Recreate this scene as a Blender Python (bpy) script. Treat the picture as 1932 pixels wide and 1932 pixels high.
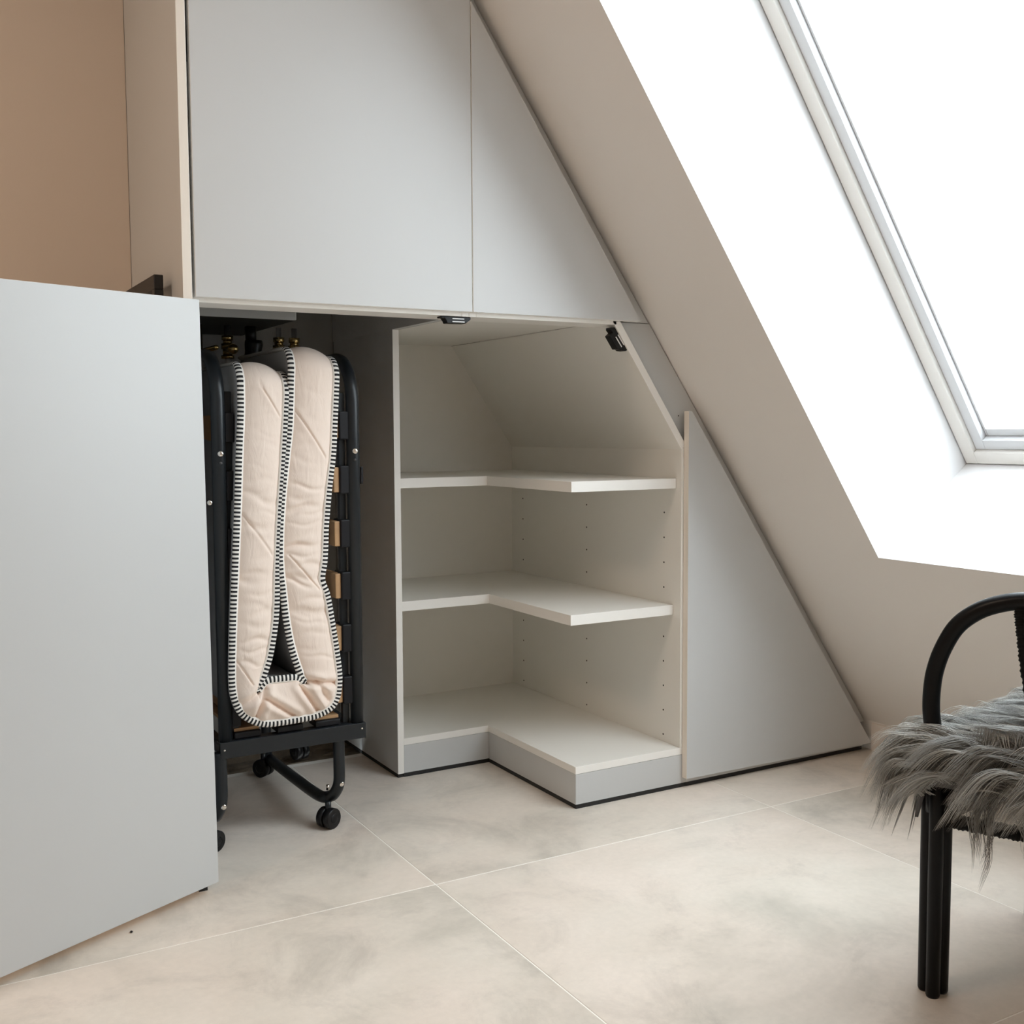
import bpy, bmesh, math, random
import numpy as np
from mathutils import Vector, Matrix
for o in list(bpy.data.objects): bpy.data.objects.remove(o)
S = bpy.context.scene; COL = S.collection
rad = math.radians

# ------------------------------------------------------------------ camera
CAM = Vector((-1.4071, -2.1589, 0.909))
yaw, pitch, roll = rad(29.765), rad(4.191), rad(-0.309)
fw = Vector((math.sin(yaw)*math.cos(pitch), math.cos(yaw)*math.cos(pitch), -math.sin(pitch)))
rt = Vector((math.cos(yaw), -math.sin(yaw), 0)); up = rt.cross(fw)
r2 = rt*math.cos(roll)+up*math.sin(roll); u2 = -rt*math.sin(roll)+up*math.cos(roll)
cd = bpy.data.cameras.new('camera'); cam = bpy.data.objects.new('camera', cd); COL.objects.link(cam)
cam.matrix_world = Matrix(((r2.x, u2.x, -fw.x, CAM.x), (r2.y, u2.y, -fw.y, CAM.y), (r2.z, u2.z, -fw.z, CAM.z), (0, 0, 0, 1)))
cd.sensor_width = 36; cd.lens = 36*2057.3/1932; cd.clip_start = .02
S.camera = cam
S.view_settings.view_transform = 'Standard'; S.view_settings.look = 'None'
S.view_settings.gamma = 1; S.view_settings.use_curve_mapping = False
S.view_settings.exposure = 0.47

# ------------------------------------------------------------------ sky and added warm light
W = bpy.data.worlds.new('sky'); S.world = W; W.use_nodes = True
bg = W.node_tree.nodes['Background']; bg.inputs[0].default_value = (0.87, 0.945, 1.0, 1); bg.inputs[1].default_value = 6.1
S.cycles.max_bounces = 14; S.cycles.diffuse_bounces = 10; S.cycles.glossy_bounces = 6; S.cycles.transparent_max_bounces = 16
S.cycles.use_denoising = True
def area(name, loc, direction, sx, sy, power, color=(1, 1, 1), portal=False):
    l = bpy.data.lights.new(name, 'AREA'); l.shape = 'RECTANGLE'; l.size = sx; l.size_y = sy; l.energy = power; l.color = color
    o = bpy.data.objects.new(name, l); COL.objects.link(o); o.location = loc
    o.rotation_euler = Vector(direction).to_track_quat('-Z', 'Y').to_euler()
    if portal: l.cycles.is_portal = True
    return o
warmL = area('added_warm_light', (-2.3, -0.7, 2.36), (0, 0, -1), .5, .5, 13, (1.0, .78, .60))  # unseen area light without a fixture, added to warm the left side

# ------------------------------------------------------------------ materials
def mat(name, col, rough=.5, metal=0, bump=None, var=None, coat=0, spec=.5, extra=None):
    m = bpy.data.materials.new(name); m.use_nodes = True; nt = m.node_tree; b = nt.nodes['Principled BSDF']
    b.inputs['Base Color'].default_value = (*col, 1); b.inputs['Roughness'].default_value = rough; b.inputs['Metallic'].default_value = metal
    b.inputs['Coat Weight'].default_value = coat; b.inputs['Specular IOR Level'].default_value = spec
    tc = nt.nodes.new('ShaderNodeTexCoord')
    if var:   # (scale, amount, detail)
        n = nt.nodes.new('ShaderNodeTexNoise'); n.inputs['Scale'].default_value = var[0]; n.inputs['Detail'].default_value = var[2] if len(var) > 2 else 5
        nt.links.new(tc.outputs['Object'], n.inputs['Vector'])
        r = nt.nodes.new('ShaderNodeMapRange'); r.inputs['From Min'].default_value = .3; r.inputs['From Max'].default_value = .7
        r.inputs['To Min'].default_value = 1-var[1]; r.inputs['To Max'].default_value = 1+var[1]
        nt.links.new(n.outputs['Fac'], r.inputs['Value'])
        mx = nt.nodes.new('ShaderNodeVectorMath'); mx.operation = 'SCALE'; mx.inputs[0].default_value = col
        nt.links.new(r.outputs['Result'], mx.inputs['Scale']); nt.links.new(mx.outputs['Vector'], b.inputs['Base Color'])
    if bump:  # (scale, strength, distance)
        n2 = nt.nodes.new('ShaderNodeTexNoise'); n2.inputs['Scale'].default_value = bump[0]; n2.inputs['Detail'].default_value = 4
        nt.links.new(tc.outputs['Object'], n2.inputs['Vector'])
        bp = nt.nodes.new('ShaderNodeBump'); bp.inputs['Strength'].default_value = bump[1]; bp.inputs['Distance'].default_value = bump[2]
        nt.links.new(n2.outputs['Fac'], bp.inputs['Height']); nt.links.new(bp.outputs['Normal'], b.inputs['Normal'])
    return m
M = {}
M['grey'] = mat('grey_laminate', (.575, .585, .585), .42, bump=(900, .06, .0004), var=(1.7, .012))
M['white'] = mat('white_melamine', (.80, .785, .74), .5, bump=(1200, .03, .0003))
M['edge'] = mat('white_edge_band', (.89, .875, .835), .42)
M['cream'] = mat('cream_edge_band', (.82, .76, .68), .45)
M['plaster'] = mat('painted_plaster', (.80, .775, .745), .85, bump=(220, .10, .0008), var=(2.0, .012))
M['reveal'] = mat('white_reveal_paint', (.78, .78, .785), .6)
M['skirt'] = mat('skirting_paint', (.80, .745, .69), .5)
M['tan'] = mat('sand_wall_paint', (.68, .585, .50), .85, bump=(180, .12, .0008))
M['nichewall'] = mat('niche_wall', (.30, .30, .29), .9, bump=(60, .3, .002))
M['seal'] = mat('black_rubber_seal', (.012, .012, .012), .6)
M['blackplastic'] = mat('black_plastic', (.006, .006, .007), .4, spec=.3)
M['capblack'] = mat('black_cap_rubber', (.008, .008, .010), .5, spec=.3)
M['frame'] = mat('charcoal_powder_coated_steel', (.014, .017, .020), .32, spec=.34, bump=(900, .05, .0003))
M['chrome'] = mat('nickel_rivet', (.78, .74, .68), .22, 1)
M['darkscrew'] = mat('dark_screw', (.10, .10, .10), .4, .8)
M['brass'] = mat('brass', (.62, .46, .20), .25, 1)
M['pipe'] = mat('chrome_pipe', (.5, .5, .5), .3, 1)
M['slat'] = mat('beech_slat', (.50, .30, .15), .5, var=(30, .12))
M['greycloth'] = mat('grey_ticking', (.33, .33, .335), .95, bump=(700, .2, .0006))
M['pipeblack'] = mat('piping_black', (.012, .012, .014), .85)
M['pipewhite'] = mat('piping_white', (.86, .84, .80), .85)
M['blackrattan'] = mat('black_lacquered_rattan', (.0025, .0025, .003), .34, spec=.18, bump=(45, .12, .0015))
M['blackwrap'] = mat('black_wrapped_binding', (.003, .003, .003), .55, spec=.15)
M['alu'] = mat('window_aluminium_lining', (.62, .63, .64), .4)
M['winwhite'] = mat('window_white_lacquer', (.74, .72, .68), .35)
M['graydark'] = mat('gasket_and_shade_dark', (.05, .05, .045), .8)
M['grout'] = mat('light_grout', (.90, .87, .81), .9)
M['screed'] = mat('raw_screed', (.13, .10, .07), .95, bump=(30, .8, .01), var=(14, .4))
M['hide'] = mat('sheepskin_hide', (.10, .10, .10), .95)
M['boiler'] = mat('white_enamel', (.7, .7, .68), .35)
M['darkframe'] = mat('black_steel', (.012, .011, .011), .45)
M['holeblack'] = mat('peg_hole_dark', (.01, .01, .008), .9)
M['silver'] = mat('latch_white_insert', (.85, .85, .85), .4)

def tile_mat():
    m = bpy.data.materials.new('beige_concrete_tile'); m.use_nodes = True; nt = m.node_tree; N = nt.nodes; L = nt.links; b = N['Principled BSDF']
    oi = N.new('ShaderNodeObjectInfo'); geo = N.new('ShaderNodeNewGeometry')
    off = N.new('ShaderNodeVectorMath'); off.operation = 'MULTIPLY_ADD'; off.inputs[1].default_value = (1, 1, 1)
    sc = N.new('ShaderNodeVectorMath'); sc.operation = 'SCALE'; sc.inputs[0].default_value = (37, 11, 5); L.new(oi.outputs['Random'], sc.inputs['Scale'])
    L.new(geo.outputs['Position'], off.inputs[0]); L.new(sc.outputs['Vector'], off.inputs[2])
    def noise(s, d, r, dist=0):
        n = N.new('ShaderNodeTexNoise'); n.inputs['Scale'].default_value = s; n.inputs['Detail'].default_value = d; n.inputs['Roughness'].default_value = r; n.inputs['Distortion'].default_value = dist
        L.new(off.outputs['Vector'], n.inputs['Vector']); return n
    n1 = noise(1.9, 6, .62, .5); n2 = noise(4.2, 9, .72, .6); n3 = noise(70, 4, .6)
    cr = N.new('ShaderNodeValToRGB'); e = cr.color_ramp.elements
    e[0].position = .30; e[0].color = (.50, .465, .41, 1); e[1].position = .68; e[1].color = (.765, .70, .635, 1)
    x = e.new(.50); x.color = (.69, .632, .565, 1)
    L.new(n1.outputs['Fac'], cr.inputs['Fac'])
    r2 = N.new('ShaderNodeMapRange'); r2.inputs['From Min'].default_value = .33; r2.inputs['From Max'].default_value = .50; r2.inputs['To Min'].default_value = .84; r2.inputs['To Max'].default_value = 1.02
    L.new(n2.outputs['Fac'], r2.inputs['Value'])
    r3 = N.new('ShaderNodeMapRange'); r3.inputs['From Min'].default_value = .3; r3.inputs['From Max'].default_value = .7; r3.inputs['To Min'].default_value = .97; r3.inputs['To Max'].default_value = 1.03
    L.new(n3.outputs['Fac'], r3.inputs['Value'])
    mm = N.new('ShaderNodeMath'); mm.operation = 'MULTIPLY'; L.new(r2.outputs[0], mm.inputs[0]); L.new(r3.outputs[0], mm.inputs[1])
    # a warmer / cooler drift
    n4 = noise(3.1, 3, .5); hue = N.new('ShaderNodeMix'); hue.data_type = 'RGBA'; hue.blend_type = 'MULTIPLY'
    cr2 = N.new('ShaderNodeValToRGB'); cr2.color_ramp.elements[0].color = (.992, 1.0, .99, 1); cr2.color_ramp.elements[1].color = (1.012, .99, .975, 1)
    cr2.color_ramp.elements[0].position = .4; cr2.color_ramp.elements[1].position = .6
    L.new(n4.outputs['Fac'], cr2.inputs['Fac']); hue.inputs[0].default_value = 1; L.new(cr.outputs['Color'], hue.inputs[6]); L.new(cr2.outputs['Color'], hue.inputs[7])
    vs = N.new('ShaderNodeVectorMath'); vs.operation = 'SCALE'; L.new(hue.outputs[2], vs.inputs[0]); L.new(mm.outputs[0], vs.inputs['Scale'])
    L.new(vs.outputs['Vector'], b.inputs['Base Color'])
    rr = N.new('ShaderNodeMapRange'); rr.inputs['To Min'].default_value = .36; rr.inputs['To Max'].default_value = .55; L.new(n2.outputs['Fac'], rr.inputs['Value']); L.new(rr.outputs[0], b.inputs['Roughness'])
    b.inputs['Specular IOR Level'].default_value = .4
    bp = N.new('ShaderNodeBump'); bp.inputs['Strength'].default_value = .12; bp.inputs['Distance'].default_value = .002; L.new(n3.outputs['Fac'], bp.inputs['Height']); L.new(bp.outputs['Normal'], b.inputs['Normal'])
    return m
M['tile'] = tile_mat()

def fabric_mat():
    m = mat('blush_quilted_cotton', (.90, .765, .67), .9); nt = m.node_tree; N = nt.nodes; L = nt.links; b = N['Principled BSDF']
    tc = N.new('ShaderNodeTexCoord'); mp = N.new('ShaderNodeMapping'); mp.inputs['Scale'].default_value = (55, 20, 16); mp.inputs['Rotation'].default_value = (0, rad(18), 0)
    L.new(tc.outputs['Object'], mp.inputs['Vector'])
    n = N.new('ShaderNodeTexNoise'); n.inputs['Scale'].default_value = 1; n.inputs['Detail'].default_value = 5; n.inputs['Distortion'].default_value = .6; L.new(mp.outputs[0], n.inputs['Vector'])
    w = N.new('ShaderNodeTexNoise'); w.inputs['Scale'].default_value = 900; w.inputs['Detail'].default_value = 2; L.new(tc.outputs['Object'], w.inputs['Vector'])
    b1 = N.new('ShaderNodeBump'); b1.inputs['Strength'].default_value = .55; b1.inputs['Distance'].default_value = .004; L.new(n.outputs['Fac'], b1.inputs['Height'])
    b2 = N.new('ShaderNodeBump'); b2.inputs['Strength'].default_value = .15; b2.inputs['Distance'].default_value = .0006; L.new(w.outputs['Fac'], b2.inputs['Height']); L.new(b1.outputs[0], b2.inputs['Normal'])
    L.new(b2.outputs[0], b.inputs['Normal'])
    b.inputs['Sheen Weight'].default_value = .15
    return m
M['blush'] = fabric_mat()

def wool_mat():
    m = bpy.data.materials.new('long_grey_wool'); m.use_nodes = True; nt = m.node_tree; N = nt.nodes; L = nt.links; b = N['Principled BSDF']
    at = N.new('ShaderNodeAttribute'); at.attribute_name = 'tint'
    cr = N.new('ShaderNodeValToRGB'); e = cr.color_ramp.elements; e[0].color = (.15, .15, .145, 1); e[1].color = (.56, .56, .53, 1)
    L.new(at.outputs['Fac'], cr.inputs['Fac']); L.new(cr.outputs['Color'], b.inputs['Base Color'])
    b.inputs['Roughness'].default_value = .42; b.inputs['Specular IOR Level'].default_value = .6
    return m
M['wool'] = wool_mat()
def glass_mat():
    m = bpy.data.materials.new('window_glass'); m.use_nodes = True; nt = m.node_tree; N = nt.nodes; L = nt.links
    out = N['Material Output']; N.remove(N['Principled BSDF'])
    t = N.new('ShaderNodeBsdfTransparent'); t.inputs[0].default_value = (.93, .95, .95, 1); g = N.new('ShaderNodeBsdfGlossy'); g.inputs['Roughness'].default_value = .02
    f = N.new('ShaderNodeFresnel'); f.inputs[0].default_value = 1.45; mx = N.new('ShaderNodeMixShader')
    L.new(f.outputs[0], mx.inputs[0]); L.new(t.outputs[0], mx.inputs[1]); L.new(g.outputs[0], mx.inputs[2]); L.new(mx.outputs[0], out.inputs[0])
    return m
M['glass'] = glass_mat()

# ------------------------------------------------------------------ helpers
def link(name, me, parent=None):
    o = bpy.data.objects.new(name, me); COL.objects.link(o)
    if parent is not None: o.parent = parent
    return o
def empty(name, label=None, cat=None, group=None, kind=None, loc=(0, 0, 0)):
    o = link(name, None); o.location = loc
    tag(o, label, cat, group, kind); return o
def tag(o, label=None, cat=None, group=None, kind=None):
    if label: o['label'] = label
    if cat: o['category'] = cat
    if group: o['group'] = group
    if kind: o['kind'] = kind
    return o
def local(o, parent):
    """geometry is written in world metres: cancel the parent's position"""
    if parent is not None and parent.location.length > 0: o.matrix_parent_inverse = Matrix.Translation(-parent.location)
    return o
def obj(name, bm, mats, parent=None, smooth=False):
    me = bpy.data.meshes.new(name); bmesh.ops.recalc_face_normals(bm, faces=bm.faces[:]); bm.to_mesh(me); bm.free()
    for m in (mats if isinstance(mats, (list, tuple)) else [mats]): me.materials.append(m)
    if smooth:
        for p in me.polygons: p.use_smooth = True
    return local(link(name, me, parent), parent)
def bevel(o, w=.0008, seg=2):
    m = o.modifiers.new('bevel', 'BEVEL'); m.width = w; m.segments = seg; m.limit_method = 'ANGLE'; m.angle_limit = rad(35); m.harden_normals = False
    return o
def box(bm, a, b, mi=0, facemat=None):
    """axis box a..b; facemat maps 'x-','x+','y-','y+','z-','z+' to a material index"""
    x0, y0, z0 = a; x1, y1, z1 = b
    v = [bm.verts.new(p) for p in ((x0, y0, z0), (x1, y0, z0), (x1, y1, z0), (x0, y1, z0), (x0, y0, z1), (x1, y0, z1), (x1, y1, z1), (x0, y1, z1))]
    F = {'z-': (0, 3, 2, 1), 'z+': (4, 5, 6, 7), 'y-': (0, 1, 5, 4), 'x+': (1, 2, 6, 5), 'y+': (2, 3, 7, 6), 'x-': (3, 0, 4, 7)}
    for k, idx in F.items():
        f = bm.faces.new([v[i] for i in idx]); f.material_index = (facemat or {}).get(k, mi)
def prism(bm, pts, axis, lo, hi, mi=0, side=None, cap_hi=None):
    """polygon pts (2-D, the two other axes in order) extruded along axis"""
    def P(p, t):
        q = list(p); q.insert(axis, t); return q
    A = [bm.verts.new(P(p, lo)) for p in pts]; B = [bm.verts.new(P(p, hi)) for p in pts]
    f = bm.faces.new(A); f.material_index = mi
    f = bm.faces.new(B[::-1]); f.material_index = mi if cap_hi is None else cap_hi
    n = len(pts)
    for i in range(n):
        f = bm.faces.new([A[i], B[i], B[(i+1) % n], A[(i+1) % n]]); f.material_index = mi if side is None else side
def tube(bm, pts, r, seg=12, closed=False, flat=None, cap=True, mi=0, radii=None):
    """sweep of a circle (or ellipse flat=(ru, rv, ref)) along pts"""
    pts = [Vector(p) for p in pts]; n = len(pts); rings = []
    ref = Vector(flat[2]) if flat else None; prev = None
    for i, p in enumerate(pts):
        a = pts[i-1] if (i > 0 or closed) else p; b = pts[(i+1) % n] if (i < n-1 or closed) else p
        t = (b-a).normalized()
        if ref is not None:
            u = ref-t*ref.dot(t); u.normalize()
        elif prev is None:
            u = t.orthogonal().normalized()
        else:
            u = prev-t*prev.dot(t); u.normalize()
        prev = u; v = t.cross(u)
        ru, rv = (flat[0], flat[1]) if flat else (r, r)
        if radii: ru = rv = radii[i]
        rings.append([bm.verts.new(p+u*ru*math.cos(2*math.pi*k/seg)+v*rv*math.sin(2*math.pi*k/seg)) for k in range(seg)])
    m = n if closed else n-1
    for i in range(m):
        A, B = rings[i], rings[(i+1) % n]
        for k in range(seg):
            f = bm.faces.new([A[k], A[(k+1) % seg], B[(k+1) % seg], B[k]]); f.material_index = mi; f.smooth = True
    if cap and not closed:
        for R_ in (rings[0][::-1], rings[-1]): f = bm.faces.new(R_); f.material_index = mi
def cyl(bm, a, b, r, seg=16, mi=0): tube(bm, [a, b], r, seg, mi=mi)
def spline(P, n):
    """Catmull-Rom through P (any dimension), n points per span"""
    P = np.array(P, float); Q = np.vstack([2*P[0]-P[1], P, 2*P[-1]-P[-2]]); out = []
    for i in range(1, len(Q)-2):
        for k in range(n):
            t = k/n; a, b, c, d = Q[i-1], Q[i], Q[i+1], Q[i+2]
            out.append(.5*((2*b)+(-a+c)*t+(2*a-5*b+4*c-d)*t*t+(-a+3*b-3*c+d)*t**3))
    out.append(P[-1]); return np.array(out)
def dome(bm, c, n, r, mi=0, h=.55, seg=14):
    n = Vector(n).normalized(); u = n.orthogonal().normalized(); v = n.cross(u); c = Vector(c); prev = None
    for j in range(5):
        a = j/4*math.pi/2; rr = r*math.cos(a); hh = r*h*math.sin(a)
        if j == 4: ring = [bm.verts.new(c+n*hh)]
        else: ring = [bm.verts.new(c+n*hh+u*rr*math.cos(2*math.pi*k/seg)+v*rr*math.sin(2*math.pi*k/seg)) for k in range(seg)]
        if prev:
            for k in range(seg):
                q = [prev[k], prev[(k+1) % seg]] + ([ring[(k+1) % seg], ring[k]] if len(ring) > 1 else [ring[0]])
                f = bm.faces.new(q); f.smooth = True; f.material_index = mi
        else:
            bm.faces.new(ring[::-1])
        prev = ring

# ------------------------------------------------------------------ the room
XW = 0.996                       # knee wall
A0 = Vector((-.248, 0, 1.848)); B0 = Vector((.996, 0, .083)); DD = (B0-A0).normalized()   # roof line, downwards
NR = Vector((.817, 0, .576)).normalized()                                                  # outward normal
def RP(s, y, o=0): return A0+DD*s+Vector((0, y, 0))+NR*o
S_TOP = (1.848-2.42)/.8172; S_BOT = (B0-A0).length
floor = empty('floor', kind='structure', label='floor of large beige concrete-look tiles')
bm = bmesh.new(); box(bm, (-4.2, -4.6, -.06), (XW, .7, -.0007)); obj('grout_bed', bm, M['grout'], floor)
tm = None
for i in range(-5, 2):
    for j in range(-5, 2):
        x0 = .418+.9*(i-1); y0 = -.2245+.9*(j-1)
        xa, xb, ya, yb = x0+.0013, x0+.9-.0013, y0+.0013, y0+.9-.0013
        xa, xb, ya, yb = max(xa, -4.2), min(xb, XW), max(ya, -4.6), min(yb, .707)
        if xb-xa < .05 or yb-ya < .02: continue
        bm = bmesh.new(); box(bm, (xa, ya, -.012), (xb, yb, 0)); bevel(obj('tile', bm, M['tile'], floor), .0006, 1)
bm = bmesh.new()                 # the raw strip where the tiling stops inside the niche
nx, ny = 40, 10; vs = []
random.seed(3)
for j in range(ny+1):
    vs.append([bm.verts.new((-1.3+2.2*i/nx, .7075+.17*j/ny, -.010+random.uniform(-.004, .006)+(.03*max(0, j-7)/3))) for i in range(nx+1)])
for j in range(ny):
    for i in range(nx): bm.faces.new([vs[j][i], vs[j][i+1], vs[j+1][i+1], vs[j+1][i]])
tag(obj('rough_screed', bm, M['screed'], floor), kind='stuff')

# sloping ceiling with the opening of the roof window
YW0, YW1 = -1.52, -.3545; SW0, SW1 = -.10, 1.519
ceil = empty('ceiling', kind='structure', label='white sloping attic ceiling')
bm = bmesh.new()
YV0, YV1 = -3.05, -2.40           # unseen second roof window, added to balance the light
ys = [-4.6, YV0, YV1, YW0, YW1, .88]; ss = [S_TOP, SW0, SW1, S_BOT]
for a in range(5):
    for b in range(3):
        if a in (1, 3) and b == 1: continue
        p = [RP(ss[b], ys[a]), RP(ss[b+1], ys[a]), RP(ss[b+1], ys[a+1]), RP(ss[b], ys[a+1])]
        bm.faces.new([bm.verts.new(q) for q in p])
bmesh.ops.remove_doubles(bm, verts=bm.verts[:], dist=1e-5)
o = obj('sloping_ceiling', bm, M['plaster'], ceil)
bm = bmesh.new()                 # outer roof skin keeps the sky out of the wall thickness
for a in range(5):
    for b in range(3):
        if a in (1, 3) and b == 1: continue
        p = [RP(ss[b]-(.5 if b == 0 else 0), ys[a], .40), RP(ss[b+1]+(.8 if b == 2 else 0), ys[a], .40), RP(ss[b+1]+(.8 if b == 2 else 0), ys[a+1], .40), RP(ss[b]-(.5 if b == 0 else 0), ys[a+1], .40)]
        bm.faces.new([bm.verts.new(q) for q in p])
obj('roof_deck', bm, M['graydark'], ceil)
bm = bmesh.new(); xt = RP(S_TOP, 0).x
box(bm, (-4.3, -4.7, 2.42), (xt, .88, 2.5)); obj('flat_ceiling', bm, M['plaster'], ceil)

def wall(name, a, b, m):
    bm = bmesh.new(); box(bm, a, b); o = obj(name, bm, m); tag(o, kind='structure'); return o
wall('wall_left', (-4.3, -4.6, -.06), (-4.2, .9, 2.5), M['tan'])
wall('wall_front', (-4.3, -4.7, -.06), (1.9, -4.6, 2.9), M['plaster'])
wall('wall_back', (-4.3, .47, -.06), (-.9050, .95, 2.5), M['tan'])
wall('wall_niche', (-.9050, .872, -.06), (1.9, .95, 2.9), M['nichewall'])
bm = bmesh.new(); box(bm, (XW, -4.6, -.06), (XW+.05, .9, .083)); tag(obj('wall_right', bm, M['plaster']), kind='structure')
bm = bmesh.new(); box(bm, (XW-.008, -4.6, 0), (XW, -.0205, .080)); tag(bevel(obj('baseboard_right', bm, M['skirt']), .002), kind='structure')

# roof windows
OD = .374
def quad(name, pts, m, parent):
    bm = bmesh.new(); bm.faces.new([bm.verts.new(p) for p in pts]); return obj(name, bm, m, parent)
def roof_window(name, label, YW0, YW1):
    win = empty(name, label, kind='structure')
    quad('side_reveal', [RP(SW0, YW1), RP(SW1, YW1), RP(SW1, YW1, .41), RP(SW0, YW1, .41)], M['reveal'], win)
    quad('side_reveal', [RP(SW0, YW0), RP(SW1, YW0), RP(SW1, YW0, .41), RP(SW0, YW0, .41)], M['reveal'], win)
    quad('bottom_reveal', [RP(SW1, YW0), RP(SW1, YW1), RP(SW1, YW1, .41), RP(SW1, YW0, .41)], M['reveal'], win)
    quad('top_reveal', [RP(SW0, YW0), RP(SW0, YW1), RP(SW0, YW1, .41), RP(SW0, YW0, .41)], M['reveal'], win)
    def ring(name, inset, width, o0, o1, m, wb=None):
        """rectangular ring in the window plane: from inset to inset+width, depth o0..o1"""
        wb = width if wb is None else wb
        s0, s1, y0, y1 = SW0+inset, SW1-inset, YW0+inset, YW1-inset
        bm = bmesh.new()
        def bar(sa, sb, ya, yb):
            c = [RP(sa, ya, o0), RP(sb, ya, o0), RP(sb, yb, o0), RP(sa, yb, o0), RP(sa, ya, o1), RP(sb, ya, o1), RP(sb, yb, o1), RP(sa, yb, o1)]
            v = [bm.verts.new(p) for p in c]
            for f in ((0, 3, 2, 1), (4, 5, 6, 7), (0, 1, 5, 4), (1, 2, 6, 5), (2, 3, 7, 6), (3, 0, 4, 7)): bm.faces.new([v[i] for i in f])
        bar(s0, s1, y1-width, y1); bar(s0, s1, y0, y0+width)
        bar(s1-wb, s1, y0+width, y1-width); bar(s0, s0+wb, y0+width, y1-width)
        return bevel(obj(name, bm, m, win), .0015)
    ring('gasket', .0, .0035, OD+.004, OD+.05, M['graydark'])
    ring('window_frame', .0035, .034, OD, OD+.075, M['winwhite'])
    ring('sash', .0385, .027, OD+.012, OD+.085, M['alu'])
    ring('glazing_bead', .0665, .006, OD+.03, OD+.06, M['alu'], wb=.02)
    quad('glass_pane', [RP(SW0+.06, YW0+.06, OD+.055), RP(SW1-.06, YW0+.06, OD+.055), RP(SW1-.06, YW1-.06, OD+.055), RP(SW0+.06, YW1-.06, OD+.055)], M['glass'], win)
    cpt = RP((SW0+SW1)/2, (YW0+YW1)/2, OD+.10)
    pl = area('window_portal', cpt, -NR, 1, 1, 1, portal=True)
    # orient the portal's own axes along the slope
    zx = NR; xx = DD; yy = zx.cross(xx); pl.matrix_world = Matrix(((xx.x, yy.x, zx.x, cpt.x), (xx.y, yy.y, zx.y, cpt.y), (xx.z, yy.z, zx.z, cpt.z), (0, 0, 0, 1)))
    pl.data.size = (SW1-SW0); pl.data.size_y = (YW1-YW0)
roof_window('window_1', 'roof window in a deep white reveal in the sloping ceiling', YW0, YW1)
roof_window('window_added', 'second roof window added out of view for more daylight', YV0, YV1)

# ------------------------------------------------------------------ fitted cupboards
GR, WH, ED, CR = M['grey'], M['white'], M['edge'], M['cream']
ZD = 1.172                        # bottom line of the upper doors
ZT = 2.40
tall = empty('tall_cupboard', 'tall fitted grey cupboard at left, lower door swung open over its niche', 'cupboard')
bm = bmesh.new(); box(bm, (-.9045, -.0195, .012), (-.8868, .469, ZT), 0, {'y-': 1}); bevel(obj('side_panel', bm, [GR, CR], tall))
bm = bmesh.new(); box(bm, (-.9040, -.018, 0), (-.8873, .46, .012)); obj('floor_seal', bm, M['seal'], tall)
bm = bmesh.new(); box(bm, (-.272, 0.0855, 1.1728), (-.2555, .870, ZT)); obj('divider_panel', bm, GR, tall)
bm = bmesh.new(); box(bm, (-.8805, -.020, ZD), (-.2812, -.001, ZT), 0, {'z-': 1, 'x-': 1, 'x+': 1}); bevel(obj('upper_door', bm, [GR, ED], tall), .0007)
bm = bmesh.new(); box(bm, (-.8863, .000, 1.1635), (-.2975, .085, 1.1815)); bevel(obj('rail', bm, ED, tall), .0005)
bm = bmesh.new(); box(bm, (-.2970, .000, 1.1635), (-.2795, .085, 1.1815)); bevel(obj('rail_block', bm, ED, tall), .0005)
# open lower door, slightly sagging on its hinges
dm = bmesh.new(); box(dm, (-.612, -.019, -1.140), (0, 0, 0), 0, {'x-': 1, 'x+': 1, 'y+': 0, 'z-': 1, 'z+': 1})
me_o = obj('lower_door', dm, [GR, ED], tall); bevel(me_o, .0009)
DOORM = (-.881, -.048, 1.163, .440, .0095)
th = DOORM[3]
a = Vector((-math.cos(th), -math.sin(th), 0)); upz = Vector((0, 0, 1)); rl = DOORM[4]
a2 = a*math.cos(rl)-upz*math.sin(rl); uu = a*math.sin(rl)+upz*math.cos(rl); nn = (-a2).cross(uu).normalized()
if nn.dot(Vector((.3, -1, 0))) > 0: nn = -nn
X_ = -a2; Y_ = uu.cross(X_)
me_o.matrix_world = Matrix(((X_.x, Y_.x, uu.x, DOORM[0]), (X_.y, Y_.y, uu.y, DOORM[1]), (X_.z, Y_.z, uu.z, DOORM[2]), (0, 0, 0, 1)))
for vtx in me_o.data.vertices: vtx.co.y += .019
me_o['label'] = 'open grey door swung out towards the room'

def latch_poly(parent, pts, bars, y0=.004, y1=.026):
    bm = bmesh.new(); prism(bm, pts, 1, y0, y1); o = bevel(obj('push_latch', bm, M['blackplastic'], parent), .0012)
    for (p, q) in bars:
        p, q = Vector((p[0], 0, p[1])), Vector((q[0], 0, q[1])); t = (q-p).normalized(); n = Vector((-t.z, 0, t.x))*.0011
        bm = bmesh.new(); prism(bm, [((p+n).x, (p+n).z), ((q+n).x, (q+n).z), ((q-n).x, (q-n).z), ((p-n).x, (p-n).z)], 1, y0-.0012, y0+.002)
        local(obj('contact_bar', bm, M['silver'], o), None)
    return o
latch_poly(tall, [(-.3454, 1.1628), (-.2722, 1.1628), (-.2732, 1.1575), (-.2850, 1.1490), (-.3304, 1.1480), (-.3326, 1.1535), (-.3375, 1.1590), (-.3450, 1.1590)],
           [((-.3183, 1.1583), (-.2894, 1.1583)), ((-.3183, 1.1518), (-.2885, 1.1518))])

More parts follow.
